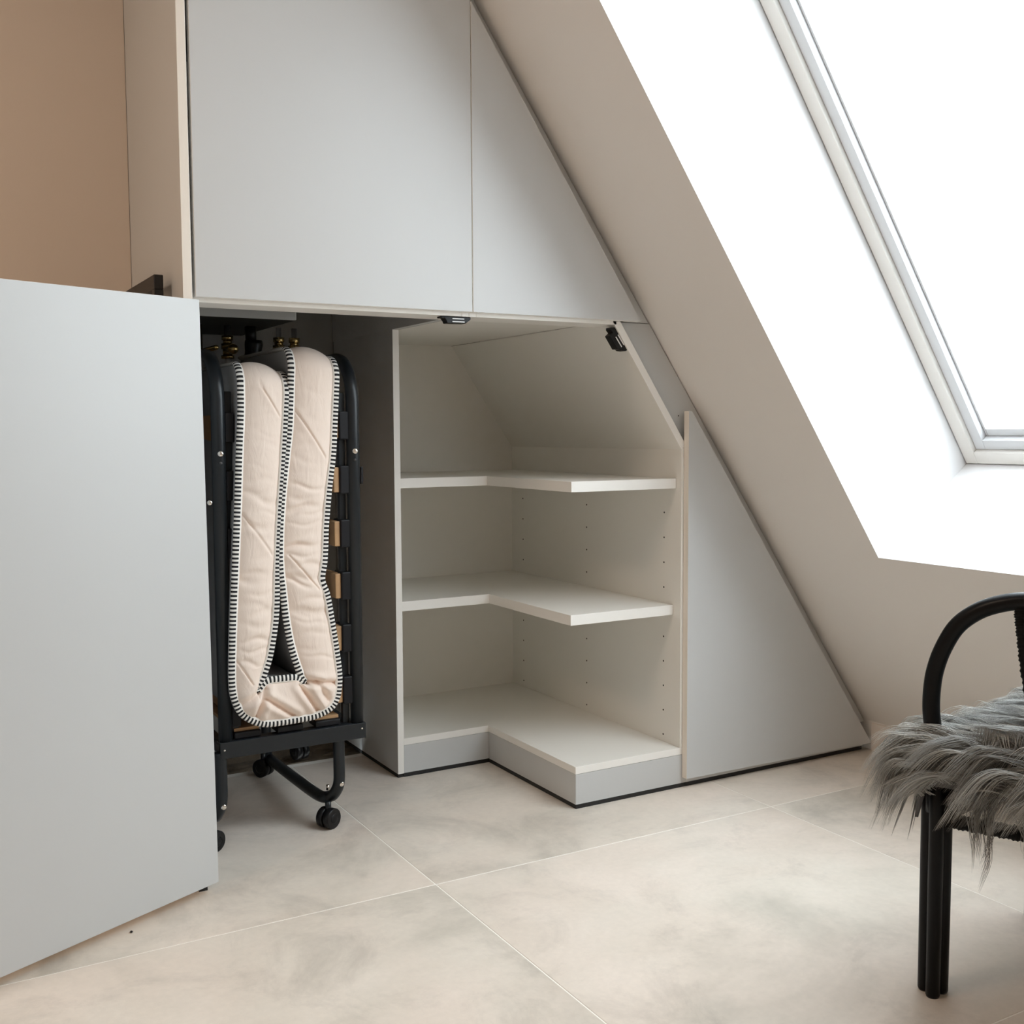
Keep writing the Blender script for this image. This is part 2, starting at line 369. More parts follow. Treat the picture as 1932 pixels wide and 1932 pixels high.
# slanted cupboard above: small door and filler following the roof
def slant_x(z, x0, z0): return x0+(z0-z)/1.4188
wedge = empty('wedge_cupboard', 'triangular grey upper cupboard cut along the sloping ceiling', 'cupboard')
xb = .176; xt_ = xb-(ZT-ZD)/1.4345
bm = bmesh.new()
zt = ZD+(xb+.2785)*1.4545
prism(bm, [(-.2785, ZD), (xb, ZD), (-.2785, zt)], 1, -.020, -.001, 0, side=1); bevel(obj('upper_door', bm, [GR, ED], wedge), .0007)
bm = bmesh.new(); box(bm, (-.2790, .000, 1.1635), (-.2615, .085, 1.1815)); bevel(obj('rail_block', bm, ED, wedge), .0005)
bm = bmesh.new(); box(bm, (-.2610, .000, 1.1635), (.118, .085, 1.1815)); bevel(obj('rail', bm, ED, wedge), .0005)
def roofx(z, gap=.003): return -.248+(1.848-z)/1.4188-gap/.817
ZF = .0755
def outer(z): return .129+(ZD-z)/1.4757       # outer line of the shelf unit's sloping board
bm = bmesh.new()
zt2 = 2.385
prism(bm, [(roofx(zt2)-.05, zt2), (roofx(zt2), zt2), (roofx(1.1725), 1.1725), (roofx(1.1725)-.075, 1.1725)], 1, .016, .034)
o = obj('filler_strip', bm, GR, wedge)
# filler beside the shelf unit and low eaves cupboard
eaves = empty('eaves_cupboard', 'low grey cupboard with a triangular door under the sloping ceiling', 'cupboard')
bm = bmesh.new()
prism(bm, [(outer(1.171)+.001, 1.171), (roofx(1.171), 1.171), (roofx(ZF), ZF), (.9755, ZF), (.9755, .066), (.3365, .066), (.3365, .868)], 1, .014, .032)
obj('filler_panel', bm, GR, eaves)
bm = bmesh.new()
prism(bm, [(.3235, .026), (.9895, .020), (.3395, .945), (.3235, .959)][:0] or [(.3235, .026), (.991, .021), (.3345, .959), (.3235, .959)], 1, -.0200, -.0010, 0, side=1); bevel(obj('triangular_door', bm, [GR, CR], eaves), .0009)
bm = bmesh.new(); box(bm, (.3365, .0, .011), (.9755, .016, .0655)); obj('plinth', bm, GR, eaves)
bm = bmesh.new(); box(bm, (.3365, .001, 0), (.9745, .014, .011)); obj('floor_seal', bm, M['seal'], eaves)
bm = bmesh.new(); cyl(bm, (.3175, .0135, .9475), (.3175, .018, .9475), .0016, 10); obj('screw_hole', bm, M['holeblack'], eaves)

# ------------------------------------------------------------------ corner shelf unit
su = empty('corner_shelf_unit', 'white open corner shelf unit with two L-shaped shelves', 'shelf unit')
YB, YI = .862, .438
XL, XLi, XR, XRo = -.272, -.254, .317, .335
bm = bmesh.new(); box(bm, (XL, YI, .010), (XLi, YB, 1.1725), 0, {'y-': 1, 'x-': 2}); bevel(obj('left_panel', bm, [WH, ED, GR], su))
bm = bmesh.new(); box(bm, (XL+.001, YI+.003, 0), (XLi-.001, YB, .010)); obj('floor_seal', bm, M['seal'], su)
bm = bmesh.new(); box(bm, (XLi-.0005, .0855, 1.1725), (.105, YB, 1.1905), 0, {'z-': 0, 'x-': 1}); obj('top_board', bm, [WH, GR], su)
bm = bmesh.new(); box(bm, (XR, 0, .1035), (XRo, YB, .868), 0, {'y-': 1}); bevel(obj('right_panel', bm, [WH, ED], su))
bm = bmesh.new()
prism(bm, [(.129, 1.172), (.335, .8684), (.317, .8684-.0005), (.317, .8625), (.1065, 1.172)], 1, 0.0, YB, 1, side=0)
bevel(obj('sloping_board', bm, [WH, ED], su), .0005)
bm = bmesh.new(); box(bm, (XLi, YB-.008, .1035), (.33, YB, 1.172)); obj('back_panel', bm, WH, su)
def Lboard(name, z0, z1, xa, xb_, y0, y1, yi, x1, mi=(0, 1)):
    bm = bmesh.new(); prism(bm, [(xa, yi), (x1, yi), (x1, y0), (xb_, y0), (xb_, y1), (xa, y1)], 2, z0, z1, mi[0], side=mi[1])
    return bevel(obj(name, bm, [WH, ED], su), .0007)
Lboard('base_board', .0855, .1035, XLi, XRo, .000, YB, YI, .0)
Lboard('shelf', .7650, .7905, XLi+.0005, XR-.001, .020, YB-.009, YI+.002, .002)
Lboard('shelf', .4420, .4675, XLi+.0005, XR-.001, .030, YB-.009, YI+.002, .006)
bm = bmesh.new(); box(bm, (.0005, .0, .011), (XRo+.001, .016, .085)); obj('front_plinth', bm, GR, su)
bm = bmesh.new(); box(bm, (.0005, .0162, .011), (.0165, YI+.0165, .085)); obj('return_plinth', bm, GR, su)
bm = bmesh.new(); box(bm, (XLi+.0005, YI+.0005, .011), (.0003, YI+.0165, .085)); obj('recessed_plinth', bm, GR, su)
bm = bmesh.new()
prism(bm, [(XLi, YI+.0015), (.0015, YI+.0015), (.0015, .0012), (XRo, .0012), (XRo, .015), (.0155, .015), (.0155, YI+.015), (XLi, YI+.015)], 2, 0, .011)
obj('floor_seal', bm, M['seal'], su)
bm = bmesh.new()
for yy_ in (.069, .427, .786):
    for k in range(-1, 10):
        z = .7015-.0643*k
        if k == -1: continue
        cyl(bm, (XR-.0003, yy_, z), (XR+.002, yy_, z), .0024, 10)
tag(obj('peg_holes', bm, M['holeblack'], su), kind='stuff')
latch_poly(su, [(.1047, 1.1571), (.117, 1.1576), (.1248, 1.1492), (.1546, 1.1059), (.1483, 1.1019), (.1358, 1.1028), (.1311, 1.1064), (.1233, 1.1062), (.1016, 1.1369), (.1109, 1.1448), (.1047, 1.1508)],
           [((.1186, 1.135), (.1358, 1.1117)), ((.1248, 1.1403), (.142, 1.1169))])

bm = bmesh.new(); bmesh.ops.create_icosphere(bm, subdivisions=2, radius=.0021, matrix=Matrix.Translation((-1.0555, -0.1347, .0022)))
for v_ in bm.verts: v_.co += Vector((.0008*math.sin(v_.co.x*4000), .0006*math.sin(v_.co.y*5000), 0)); v_.co.z = max(v_.co.z, .0001)
tag(obj('crumb', bm, M['darkframe']), 'tiny dark crumb lying on the floor in front of the open door', 'crumb')

# ------------------------------------------------------------------ folding bed
bed = empty('folding_bed_frame', 'charcoal steel folding guest bed on castors standing in the niche', 'folding bed', loc=(-.64, .40, 0))
YF = .185
def loop(x, ya, yb, z0, ztop, r, ex=0.0):
    p = [(x, ya, z0), (x, ya, ztop-r)]
    for k in range(1, 9): t = k/8*math.pi/2; p.append((x, ya+r*(1-math.cos(t)), ztop-r+r*math.sin(t)))
    for k in range(0, 9): t = k/8*math.pi/2; p.append((x, yb-r+r*math.sin(t), ztop-r+r*math.cos(t)))
    p.append((x, yb, z0)); return p
for x in (-.484, -.7905):
    bm = bmesh.new(); tube(bm, loop(x, YF, .70, .205, 1.083, .10), .016, 16, flat=(.0155, .0125, (1, 0, 0)))
    obj('side_loop', bm, M['frame'], bed)
for x in (-.508, -.766):      # inner slat rails
    bm = bmesh.new(); box(bm, (x-.008, YF+.008, .235), (x+.008, YF+.022, 1.0)); bevel(obj('slat_rail', bm, M['frame'], bed), .002)
    bm = bmesh.new(); box(bm, (x-.008, .672, .235), (x+.008, .686, 1.0)); bevel(obj('slat_rail', bm, M['frame'], bed), .002)
bm = bmesh.new(); box(bm, (-.806, YF-.014, .203), (-.468, YF-.010, .239)); box(bm, (-.806, YF-.010, .2351), (-.468, YF+.018, .239)); bevel(obj('front_angle_bar', bm, M['frame'], bed), .0012)
bm = bmesh.new(); box(bm, (-.806, .696, .203), (-.468, .70, .239)); bevel(obj('rear_angle_bar', bm, M['frame'], bed), .0012)
for x in (-.484, -.7905):
    bm = bmesh.new(); box(bm, (x-.012, YF+.01, .205), (x+.012, .695, .230)); bevel(obj('bottom_tube', bm, M['frame'], bed), .003)
# slats and their rubber caps
def slat_v(x, z, bow):
    pts = spline([(x, YF+.02, z), (x+bow, .44, z), (x, .67, z)], 10); bm = bmesh.new()
    prev = None
    for p in pts:
        ring_ = [bm.verts.new((p[0]+dx, p[1], p[2]+dz)) for dx, dz in ((-.004, -.029), (.004, -.029), (.004, .029), (-.004, .029))]
        if prev:
            for k in range(4): bm.faces.new([prev[k], prev[(k+1) % 4], ring_[(k+1) % 4], ring_[k]])
        else: bm.faces.new(ring_)
        prev = ring_
    bm.faces.new(prev); obj('slat', bm, M['slat'], bed)
for i, z in enumerate((.926, .803, .680, .560, .439, .318)):
    slat_v(-.5195, z, -.012)
    bm = bmesh.new(); box(bm, (-.5185, YF-.006, z-.032), (-.4945, YF+.045, z+.032)); bevel(obj('slat_cap', bm, M['capblack'], bed), .003, 2)
    bm = bmesh.new(); box(bm, (-.532, YF-.001, z-.0285), (-.5185, YF+.03, z+.0285)); bevel(obj('slat_end', bm, M['slat'], bed), .002)
for z in (.922, .797, .672, .545, .420, .300):
    slat_v(-.7585, z, .006)
    bm = bmesh.new(); box(bm, (-.7765, YF-.006, z-.032), (-.7565, YF+.045, z+.032)); bevel(obj('slat_cap', bm, M['capblack'], bed), .003, 2)
for x in (-.742, -.645, -.556):
    bm = bmesh.new(); box(bm, (x-.030, YF-.004, .2395), (x+.030, YF+.046, .2545)); bevel(obj('slat_cap', bm, M['capblack'], bed), .003, 2)
    bm = bmesh.new(); box(bm, (x-.028, YF+.006, .2547), (x+.028, .66, .2615)); obj('slat', bm, M['slat'], bed)
# legs: bent tubes running back along the floor
def leg(x0, x1):
    p = spline([(x0, YF, .215), (x0, YF-.002, .15), (x0-.002, YF-.004, .105), (x0-.008, YF+.008, .078), ((x0+x1)/2, YF+.030, .064), (x1, YF+.065, .058), (x1, .42, .050), (x1, .63, .045)], 8)
    bm = bmesh.new(); tube(bm, p, .0135, 14); obj('leg', bm, M['frame'], bed)
    bm = bmesh.new(); tube(bm, [(x1, .63, .045), (x1, .655, .05), (x1, .66, .10), (x1, .66, .205)], .0135, 12); obj('leg', bm, M['frame'], bed)
leg(-.531, -.557); leg(-.803, -.820)
def castor(x, y, yw):
    R_ = .0235; root = bmesh.new(); ax = Vector((math.cos(yw), math.sin(yw), 0))
    for sgn in (-1, 1):
        c = Vector((x, y, R_))+ax*sgn*.0105
        tube(root, [c-ax*.0085, c-ax*.0065, c+ax*.0065, c+ax*.0085], R_, 28, radii=[R_-.002, R_, R_, R_-.002])
        dome(root, c+ax*sgn*.0080, ax*sgn, .012, h=.25)
    o = obj('castor', root, M['blackplastic'], bed)
    bm = bmesh.new(); cyl(bm, (x, y, R_+.012), (x, y, .062), .007); h = obj('stem', bm, M['frame'], o); h.matrix_parent_inverse = Matrix.Identity(4)
    return o
castor(-.557, .190, rad(-62)); castor(-.826, .186, rad(-62)); castor(-.572, .640, rad(35)); castor(-.83, .640, rad(10)); castor(-.44, .735, rad(15))
def rivet(c, r=.0068, m='chrome'):
    bm = bmesh.new(); dome(bm, c, (-.25, -1, .05), r); obj('rivet', bm, M[m], bed)
rivet((-.484, YF-.0125, .868)); rivet((-.7895, YF-.0125, .866)); rivet((-.5315, YF-.0145, .104)); rivet((-.803, YF-.0145, .098)); rivet((-.8135, YF-.006, .762), .006)
for c in ((-.4845, YF-.0125, .848), (-.7895, YF-.0125, .846)): rivet(c, .0032, 'darkscrew')
for c in ((-.478, YF-.0142, .226), (-.797, YF-.0142, .222)): rivet(c, .0022, 'chrome')
bm = bmesh.new(); box(bm, (-.842, YF+.02, .25), (-.826, YF+.03, 1.02)); bevel(obj('link_bar', bm, M['frame'], bed), .002)
bm = bmesh.new(); box(bm, (-.468, YF-.004, .792), (-.461, YF+.02, .832)); bevel(obj('clamp', bm, M['capblack'], bed), .002)
bm = bmesh.new(); cyl(bm, (-.540, YF+.052, .072), (-.540, YF+.052, .084), .004, 10); obj('pivot_pin', bm, M['chrome'], bed)

# ------------------------------------------------------------------ folded mattress
PAIRS = [(-0.7520, 1.0140, -0.6451, .9960),(-0.7530, 0.9547, -0.6485, 0.9483),(-0.7587, 0.8614, -0.656, 0.8482),(-0.7649, 0.7476, -0.6654, 0.7437),(-0.7722, 0.6333, -0.6739, 0.6271),(-0.7796, 0.5186, -0.6801, 0.5098),(-0.7839, 0.438, -0.6938, 0.4284),(-0.7856, 0.3684, -0.7079, 0.385),(-0.7807, 0.3327, -0.7154, 0.367),(-0.7653, 0.2979, -0.7216, 0.3559),(-0.7365, 0.2751, -0.7241, 0.3491),(-0.707, 0.265, -0.7242, 0.3468),(-0.6709, 0.2635, -0.7048, 0.3657),(-0.6342, 0.2645, -0.6687, 0.3674),(-0.597, 0.2666, -0.6346, 0.3658),(-0.5692, 0.2738, -0.6225, 0.3559),(-0.5487, 0.2858, -0.6189, 0.3531),(-0.5369, 0.304, -0.6164, 0.3528),(-0.5314, 0.3254, -0.6176, 0.3553),(-0.5294, 0.362, -0.6248, 0.367),(-0.536, 0.4239, -0.6443, 0.4292),(-0.545, 0.4857, -0.6563, 0.4958),(-0.5552, 0.5471, -0.6632, 0.5675),(-0.5659, 0.5817, -0.6662, 0.5971),(-0.5602, 0.6198, -0.6678, 0.6325),(-0.5568, 0.6676, -0.6669, 0.6735),(-0.5548, 0.7034, -0.665, 0.7086),(-0.5473, 0.7748, -0.6587, 0.7784),(-0.5357, 0.858, -0.6486, 0.8597),(-0.5306, 0.9292, -0.6399, 0.9293),(-0.5240, 1.0320, -0.6336, 1.0500)]
CRE = [[(-0.7082, 0.3492), (-0.7311, 0.279)], [(-0.7051, 0.3276), (-0.6434, 0.2813)], [(-0.6298, 0.3492), (-0.5877, 0.2859)], [(-0.621, 0.3589), (-0.5463, 0.3439)], [(-0.7202, 0.3448), (-0.7677, 0.3157)], [(-0.5902, 0.3504), (-0.5647, 0.3072)]]
SEA = [[(-0.7073, 1.0146), (-0.6642, 0.9465)], [(-0.6293, 0.9616), (-0.5619, 0.8562)], [(-0.7496, 0.7361), (-0.6874, 0.6464)], [(-0.6481, 0.6405), (-0.5823, 0.5625)], [(-0.7709, 0.4209), (-0.7374, 0.3645)]]
Y0 = .166; YBK = .55
sp = spline(PAIRS, 32); n = len(sp)
outer_p = [Vector((a, Y0, b)) for a, b, c, d in sp]; inner_p = [Vector((c, Y0, d)) for a, b, c, d in sp]
nrm = [Vector((0, -1, 0))]*n
def wrap_pts(P, R_=.042, dz=0):
    """continue an edge over the top of the mattress: an arc, then straight back"""
    out = []; nr = []
    for k in range(1, 11):
        t = k/10*math.pi/2; out.append(Vector((P.x, P.y+R_*(1-math.cos(t)), P.z+R_*math.sin(t)))); nr.append(Vector((0, -math.cos(t), math.sin(t))))
    for k in range(1, 30):
        out.append(Vector((P.x, P.y+R_+(YBK-P.y-R_)*k/29, P.z+R_))); nr.append(Vector((0, 0, 1)))
    return out, nr
wo0, wn0 = wrap_pts(outer_p[0]); wi0, _ = wrap_pts(inner_p[0]); wo1, wn1 = wrap_pts(outer_p[-1]); wi1, _ = wrap_pts(inner_p[-1])
OUT = wo0[::-1]+outer_p+wo1; INN = wi0[::-1]+inner_p+wi1; NRM = wn0[::-1]+nrm+wn1; NT = len(OUT)
mattress = empty('folded_mattress', 'blush pink mattress with black and white striped piping, folded in the bed frame', 'mattress', loc=(-.65, .42, .27))
def segdist(px, pz, a, b):
    ax, az = a; bx, bz = b; dx, dz = bx-ax, bz-az; t = max(0, min(1, ((px-ax)*dx+(pz-az)*dz)/(dx*dx+dz*dz)))
    return math.hypot(px-ax-t*dx, pz-az-t*dz), t
NV = 54
random.seed(5); RIP = []
for side in (0, 1):
    z = 1.0
    while z > .40:
        amp = random.uniform(.0018, .0056)*(1.0 if z < .82 else .3)
        RIP.append((side, z, amp, random.uniform(.0045, .009), random.uniform(-.20, .22), random.uniform(.2, .8), random.uniform(.25, .6)))
        z -= random.uniform(.016, .036)
RIP += [(1, .662, .0085, .006, -.10, .75, .45), (1, .575, .006, .007, .30, .8, .4), (1, .745, .004, .008, -.08, .6, .5), (1, .505, .005, .010, .12, .5, .6), (0, .60, .004, .009, .1, .4, .5)]
bm = bmesh.new(); rows = []
for i in range(NT):
    row = []; o_, i_ = OUT[i], INN[i]; nv = NRM[i]
    wd = (o_-i_).length
    for j in range(NV+1):
        v = j/NV; va = .0120/wd; vb = 1-.0065/wd; p = o_.lerp(i_, va+(vb-va)*v); prof = math.sin(math.pi*v)**.55
        d = .017*prof*min(1, wd/.07)
        if nv.z < .3 and p.y < Y0+.01:
            side = 0 if p.x < -.66 and p.z > .36 else 1
            for (sd, z, amp, sg, sl, vc, vw) in RIP:
                if sd != side or p.z < .40: continue
                zz = z+sl*(v-.5)*wd+.004*math.sin(v*7+z*90)
                e = (p.z-zz)/sg
                if abs(e) < 3: d -= amp*math.exp(-e*e)*math.exp(-((v-vc)/vw)**2)*prof**.3
            for a_, b_ in SEA:
                ds, t = segdist(p.x, p.z, a_, b_); d -= .0036*math.exp(-(ds/.0021)**2)
                d += .0015*math.exp(-(max(0, ds-.004)/.009)**2)
            if p.z < .42:
                for k, (a_, b_) in enumerate(CRE):
                    ds, t = segdist(p.x, p.z, a_, b_); d -= (.013 if k < 4 else .006)*math.exp(-(ds/.005)**2)*prof**.3
                    d += .005*math.exp(-((ds-.014)/.008)**2)*prof**.3
        row.append(bm.verts.new(p+nv*d))
    rows.append(row)
for i in range(NT-1):
    for j in range(NV):
        f = bm.faces.new([rows[i][j], rows[i][j+1], rows[i+1][j+1], rows[i+1][j]]); f.smooth = True
obj('quilted_border', bm, M['blush'], mattress, smooth=True)
# striped piping on both edges
def piping(E, other, inset):
    L_ = [0]
    for i in range(1, len(E)): L_.append(L_[-1]+(E[i]-E[i-1]).length)
    step = .0045; m = int(L_[-1]/step); bm = bmesh.new(); prev = None; k = 0; SEG = 12
    for q in range(m+1):
        t = q*step
        while k < len(E)-2 and L_[k+1] < t: k += 1
        fq = (t-L_[k])/max(1e-9, L_[k+1]-L_[k]); fq = min(max(fq, 0), 1)
        P_ = E[k].lerp(E[k+1], fq); Q_ = other[k].lerp(other[k+1], fq); nv = NRM[k].lerp(NRM[k+1], fq).normalized()
        k0 = max(k-1, 0); k1 = min(k+2, len(E)-1)
        tg = (E[k1]-E[k0]).normalized(); nv = (nv-tg*nv.dot(tg)).normalized(); lat = tg.cross(nv).normalized()
        if lat.dot(Q_-P_) < 0: lat = -lat                 # towards the middle of the border
        c = P_+lat*inset+nv*.0045
        rg = [bm.verts.new(c+lat*.0088*math.cos(2*math.pi*s/SEG)+nv*.0048*math.sin(2*math.pi*s/SEG)) for s in range(SEG)]
        if prev:
            for s in range(SEG):
                f = bm.faces.new([prev[s], prev[(s+1) % SEG], rg[(s+1) % SEG], rg[s]]); f.smooth = True
                ca = math.cos(2*math.pi*(s+.5)/SEG)
                f.material_index = 1 if (q % 2 == 0 and ca < .42) else 0
        prev = rg
    return obj('striped_piping', bm, [M['pipewhite'], M['pipeblack']], mattress)
piping(OUT, INN, .0070); piping(INN, OUT, .0010)
# cloth walls on both faces of the fold
bm = bmesh.new()
def wallstrip(E, lo):
    pf = None
    for i in range(NT):
        p = E[i]
        if NRM[i].y < -.99: a_, b_ = p, Vector((p.x, YBK, p.z))
        else: a_, b_ = p, Vector((p.x, p.y, lo(p)))
        a_ = bm.verts.new(a_); b_ = bm.verts.new(b_)
        if pf and (NRM[i].y < -.99) == pf[2]: bm.faces.new([pf[0], pf[1], b_, a_]).smooth = True
        pf = (a_, b_, NRM[i].y < -.99)
lo = lambda p: (outer_p[0].z if p.x < -.64 and p.x != inner_p[-1].x and abs(p.x-outer_p[-1].x) > .05 and abs(p.x-inner_p[-1].x) > .005 else outer_p[-1].z)
wallstrip(OUT, lo); wallstrip(INN, lo)
for i in range(NT-1):            # back
    if NRM[i].y < -.99 and NRM[i+1].y < -.99:
        q = [Vector((OUT[i].x, YBK, OUT[i].z)), Vector((INN[i].x, YBK, INN[i].z)), Vector((INN[i+1].x, YBK, INN[i+1].z)), Vector((OUT[i+1].x, YBK, OUT[i+1].z))]
        bm.faces.new([bm.verts.new(t) for t in q])
obj('grey_cover', bm, M['greycloth'], mattress)

# ------------------------------------------------------------------ boiler and pipes in the niche
boil = empty('wall_boiler', 'white boiler hanging inside the niche above the bed, only its lower edge showing', 'boiler', loc=(-.71, .6, 1.18))
bm = bmesh.new(); box(bm, (-.876, .405, 1.180), (-.536, .870, 1.75), 0, {'z-': 1}); bevel(obj('casing', bm, [M['boiler'], M['graydark']], boil), .004, 3)  # underside coloured dark to stand for the shade of its open bottom
def fitting(x, y, z0, r, prof, name, m):
    bm = bmesh.new()
    for (za, zb, rr, sg) in prof: cyl(bm, (x, y, z0-za), (x, y, z0-zb), rr, sg)
    return obj(name, bm, m, boil)
for x, rr in ((-.652, .0075), (-.519, .0065), (-.478, .007)):
    bm = bmesh.new(); cyl(bm, (x, .60, 1.18), (x, .60, .98), rr); obj('pipe', bm, M['pipe'], boil)
    fitting(x, .60, 1.155, .01, [(0, .012, .014, 6), (.012, .020, .011, 16), (.020, .034, .0155, 6), (.034, .05, .012, 16), (.05, .058, .0165, 24)], 'valve_nut', M['brass'])
bm = bmesh.new(); tube(bm, [(-.655, .59, 1.120), (-.663, .52, 1.116)], .008); dome(bm, (-.664, .505, 1.115), (-.2, -1, .1), .0125, h=.8); tube(bm, [(-.6638, .512, 1.115), (-.6638, .5055, 1.115)], .0125, 20); obj('brass_tap', bm, M['brass'], boil)
bm = bmesh.new(); tube(bm, [(-.592, .60, 1.18), (-.592, .60, 1.14)], .014, 16); tube(bm, [(-.585, .60, 1.145), (-.585, .60, 1.135), (-.588, .60, 1.11), (-.60, .60, 1.08), (-.62, .59, 1.06)], .02, 16, radii=[.022, .023, .020, .017, .015]); obj('drain_funnel', bm, M['blackplastic'], boil)
bm = bmesh.new(); tube(bm, spline([(-.62, .59, 1.065), (-.60, .57, 1.05), (-.55, .58, 1.045), (-.50, .6, 1.00)], 6), .011, 12); obj('hose', bm, M['blackplastic'], boil)
bm = bmesh.new(); dome(bm, (-.72, .45, 1.113), (0, -1, 0), .006); tube(bm, [(-.72, .45, 1.113), (-.72, .60, 1.113), (-.72, .60, 1.18)], .006); obj('copper_tap', bm, M['brass'], boil)

# ------------------------------------------------------------------ black steel frame behind the open door
fr = empty('steel_frame', 'black square-section steel frame beside the cupboard side, behind the open door', 'frame', loc=(-.93, .2, 0))
x0, x1 = -.9400, -.9220; ya, yb = .065, .40
for nm, a_, b_ in (('front_post', (x0, ya, 0), (x1, ya+.022, 1.192)), ('rear_post', (x0, yb-.022, 0), (x1, yb, 1.192)), ('top_bar', (x0, ya, 1.1921), (x1, yb, 1.221)), ('bottom_bar', (x0, ya+.0221, .04), (x1, yb-.0221, .06))):
    bm = bmesh.new(); box(bm, a_, b_); bevel(obj(nm, bm, M['darkframe'], fr), .0015)

# ------------------------------------------------------------------ rattan chair
F0 = Vector((.025, -1.017, 0)); U = Vector((.43, -.903, 0)).normalized(); V = Vector((.903, .43, 0)).normalized()
def CP(s, t, z): return F0+U*s+V*t+Vector((0, 0, z))
chair = empty('rattan_chair', 'black rattan armchair at the right with a grey sheepskin on it', 'chair', loc=tuple(CP(.18, .2, 0)))
DS, DT = .36, .38
def rod(name, pts, r=.0125, n=8, m='blackrattan'):
    bm = bmesh.new(); tube(bm, spline(pts, n) if len(pts) > 2 else pts, r, 16); return obj(name, bm, M[m], chair)
vd = Vector((CAM.x-F0.x, CAM.y-F0.y, 0)).normalized(); sd = Vector((vd.y, -vd.x, 0))
if sd.dot(rt) < 0: sd = -sd
FEET = [(0, 0), (DS, 0), (.095, DT), (DS-.095, DT)]
for (s, t) in FEET:                       # each leg is three rods bound together
    b = CP(s, t, 0)
    for k, (du, dv) in enumerate(((.0, .010), (-.0122, -.0105), (.0122, -.0105))):
        q = b+sd*du+vd*dv; lean = sd*.0015
        bm = bmesh.new(); tube(bm, [q, q+Vector((0, 0, .004)), q+Vector((0, 0, .14)), q+Vector((0, 0, .30)), q+Vector((0, 0, .395 if (k or (s, t) not in FEET[:2]) else .42))], .0118, 18, radii=[.0098, .0112, .0116, .0118, .0116]); obj('leg', bm, M['blackrattan'], chair)
HOOP = [(-.004, .30), (-.0040, .39), (-.0082, .43), (-.0123, .4635), (-.0118, .498), (-.0072, .531), (.004, .566), (.023, .6015), (.0497, .626), (.080, .641), (.1185, .650), (.18, .653), (.2415, .650), (.280, .641), (.3103, .626), (.337, .6015), (.356, .566), (.3672, .531), (.3718, .498), (.3723, .4635), (.3682, .43), (.364, .39), (.364, .30)]
rod('back_hoop', [CP(s, 0, z) for s, z in HOOP], .0135, 6)
def wrapped(name, pts, r=.0105):
    """binding wound round a rod: closely spaced rings"""
    P_ = [Vector(p) for p in (spline(pts, 30) if len(pts) > 2 else pts)]
    if len(pts) == 2:
        k = int((P_[1]-P_[0]).length/.0022); P_ = [P_[0].lerp(P_[1], i/k) for i in range(k+1)]
    rr = [r+(.0010 if i % 3 == 1 else -.0004)+.0006*math.sin(i*.7) for i in range(len(P_))]
    bm = bmesh.new(); tube(bm, P_, r, 12, radii=rr); return obj(name, bm, M['blackwrap'], chair)
for sg in (0, 1):
    q = lambda s: DS-s if sg else s
    wrapped('back_spindle', [CP(q(.1135), 0, .643), CP(q(.1185), 0, .60), CP(q(.128), 0, .53), CP(q(.150), .0, .41)], .0095)
wrapped('stretcher', [CP(.012, 0, .290), CP(DS-.012, 0, .290)], .0115)
wrapped('stretcher', [CP(.105, DT, .290), CP(DS-.105, DT, .290)], .0115)
wrapped('stretcher', [CP(.004, .012, .290), CP(.093, DT-.01, .290)], .0105); wrapped('stretcher', [CP(DS-.004, .012, .290), CP(DS-.093, DT-.01, .290)], .0105)
rod('corner_brace', [CP(.004, .0, .292), CP(.012, .0, .315), CP(.03, .0, .345), CP(.055, .0, .385)], .011)
SEATP = [(0, 0), (DS, 0), (DS-.03, .14), (DS-.075, .30), (DS-.13, .40), (.13, .40), (.075, .30), (.03, .14)]
bm = bmesh.new(); tube(bm, spline([CP(s, t, .385) for s, t in SEATP+SEATP[:1]], 5)[:-1], .0125, 14, closed=True); obj('seat_ring', bm, M['blackrattan'], chair)
for k in range(6):
    c = CP(.068+.045*k, .0, .345); pts = [c+U*(.019*math.cos(a))*(1-.06*a)+Vector((0, 0, .022*math.sin(a)*(1-.06*a))) for a in [i*math.pi/8 for i in range(0, 21)]]
    bm = bmesh.new(); tube(bm, pts, .0055, 10); obj('curl', bm, M['blackrattan'], chair)
bm = bmesh.new(); prism(bm, [tuple(CP(s, t, 0))[:2] for s, t in SEATP], 2, .378, .388); obj('seat', bm, M['blackwrap'], chair)

# sheepskin: hide lying on the seat, long wool combed outwards
skin = empty('sheepskin', 'long-haired grey sheepskin throw draped over the black rattan chair seat', 'sheepskin', loc=tuple(CP(.18, .2, .41)))
def sleft(t): return max(0, t)*.28+max(0, t-.3)*.6
def hide(s, t):
    """point of the hide: lies on the seat, drops over its edges"""
    z = .402+.010*math.sin(s*17+1)*math.cos(t*13)
    L_, R_ = sleft(t)-.008, DS-sleft(t)+.01; s2, t2 = s, t
    if s < L_: z -= (L_-s)*.95; s2 = L_-(L_-s)*.25
    if s > R_: z -= (s-R_)*.95; s2 = R_+(s-R_)*.25
    if t < -.016: z -= (-.016-t)*.95; t2 = -.016-(-.016-t)*.25
    return CP(s2, t2, z)
bm = bmesh.new(); g = []
for i in range(31):
    row = []
    for j in range(31):
        t = -.075+.465*j/30; L_, R_ = sleft(t)-.06, DS-sleft(t)+.05
        row.append(bm.verts.new(hide(L_+(R_-L_)*i/30, t)))
    g.append(row)
for i in range(30):
    for j in range(30): bm.faces.new([g[i][j], g[i+1][j], g[i+1][j+1], g[i][j+1]]).smooth = True
ob = obj('hide', bm, M['hide'], skin, smooth=True); so = ob.modifiers.new('thick', 'SOLIDIFY'); so.thickness = .006; so.offset = 1
rng = np.random.default_rng(11)
NL, SEGN = 560, 12
cl_t = rng.uniform(-.075, .36, NL); cl_s = np.array([rng.uniform(sleft(t)-.045, DS-sleft(t)+.04) for t in cl_t])
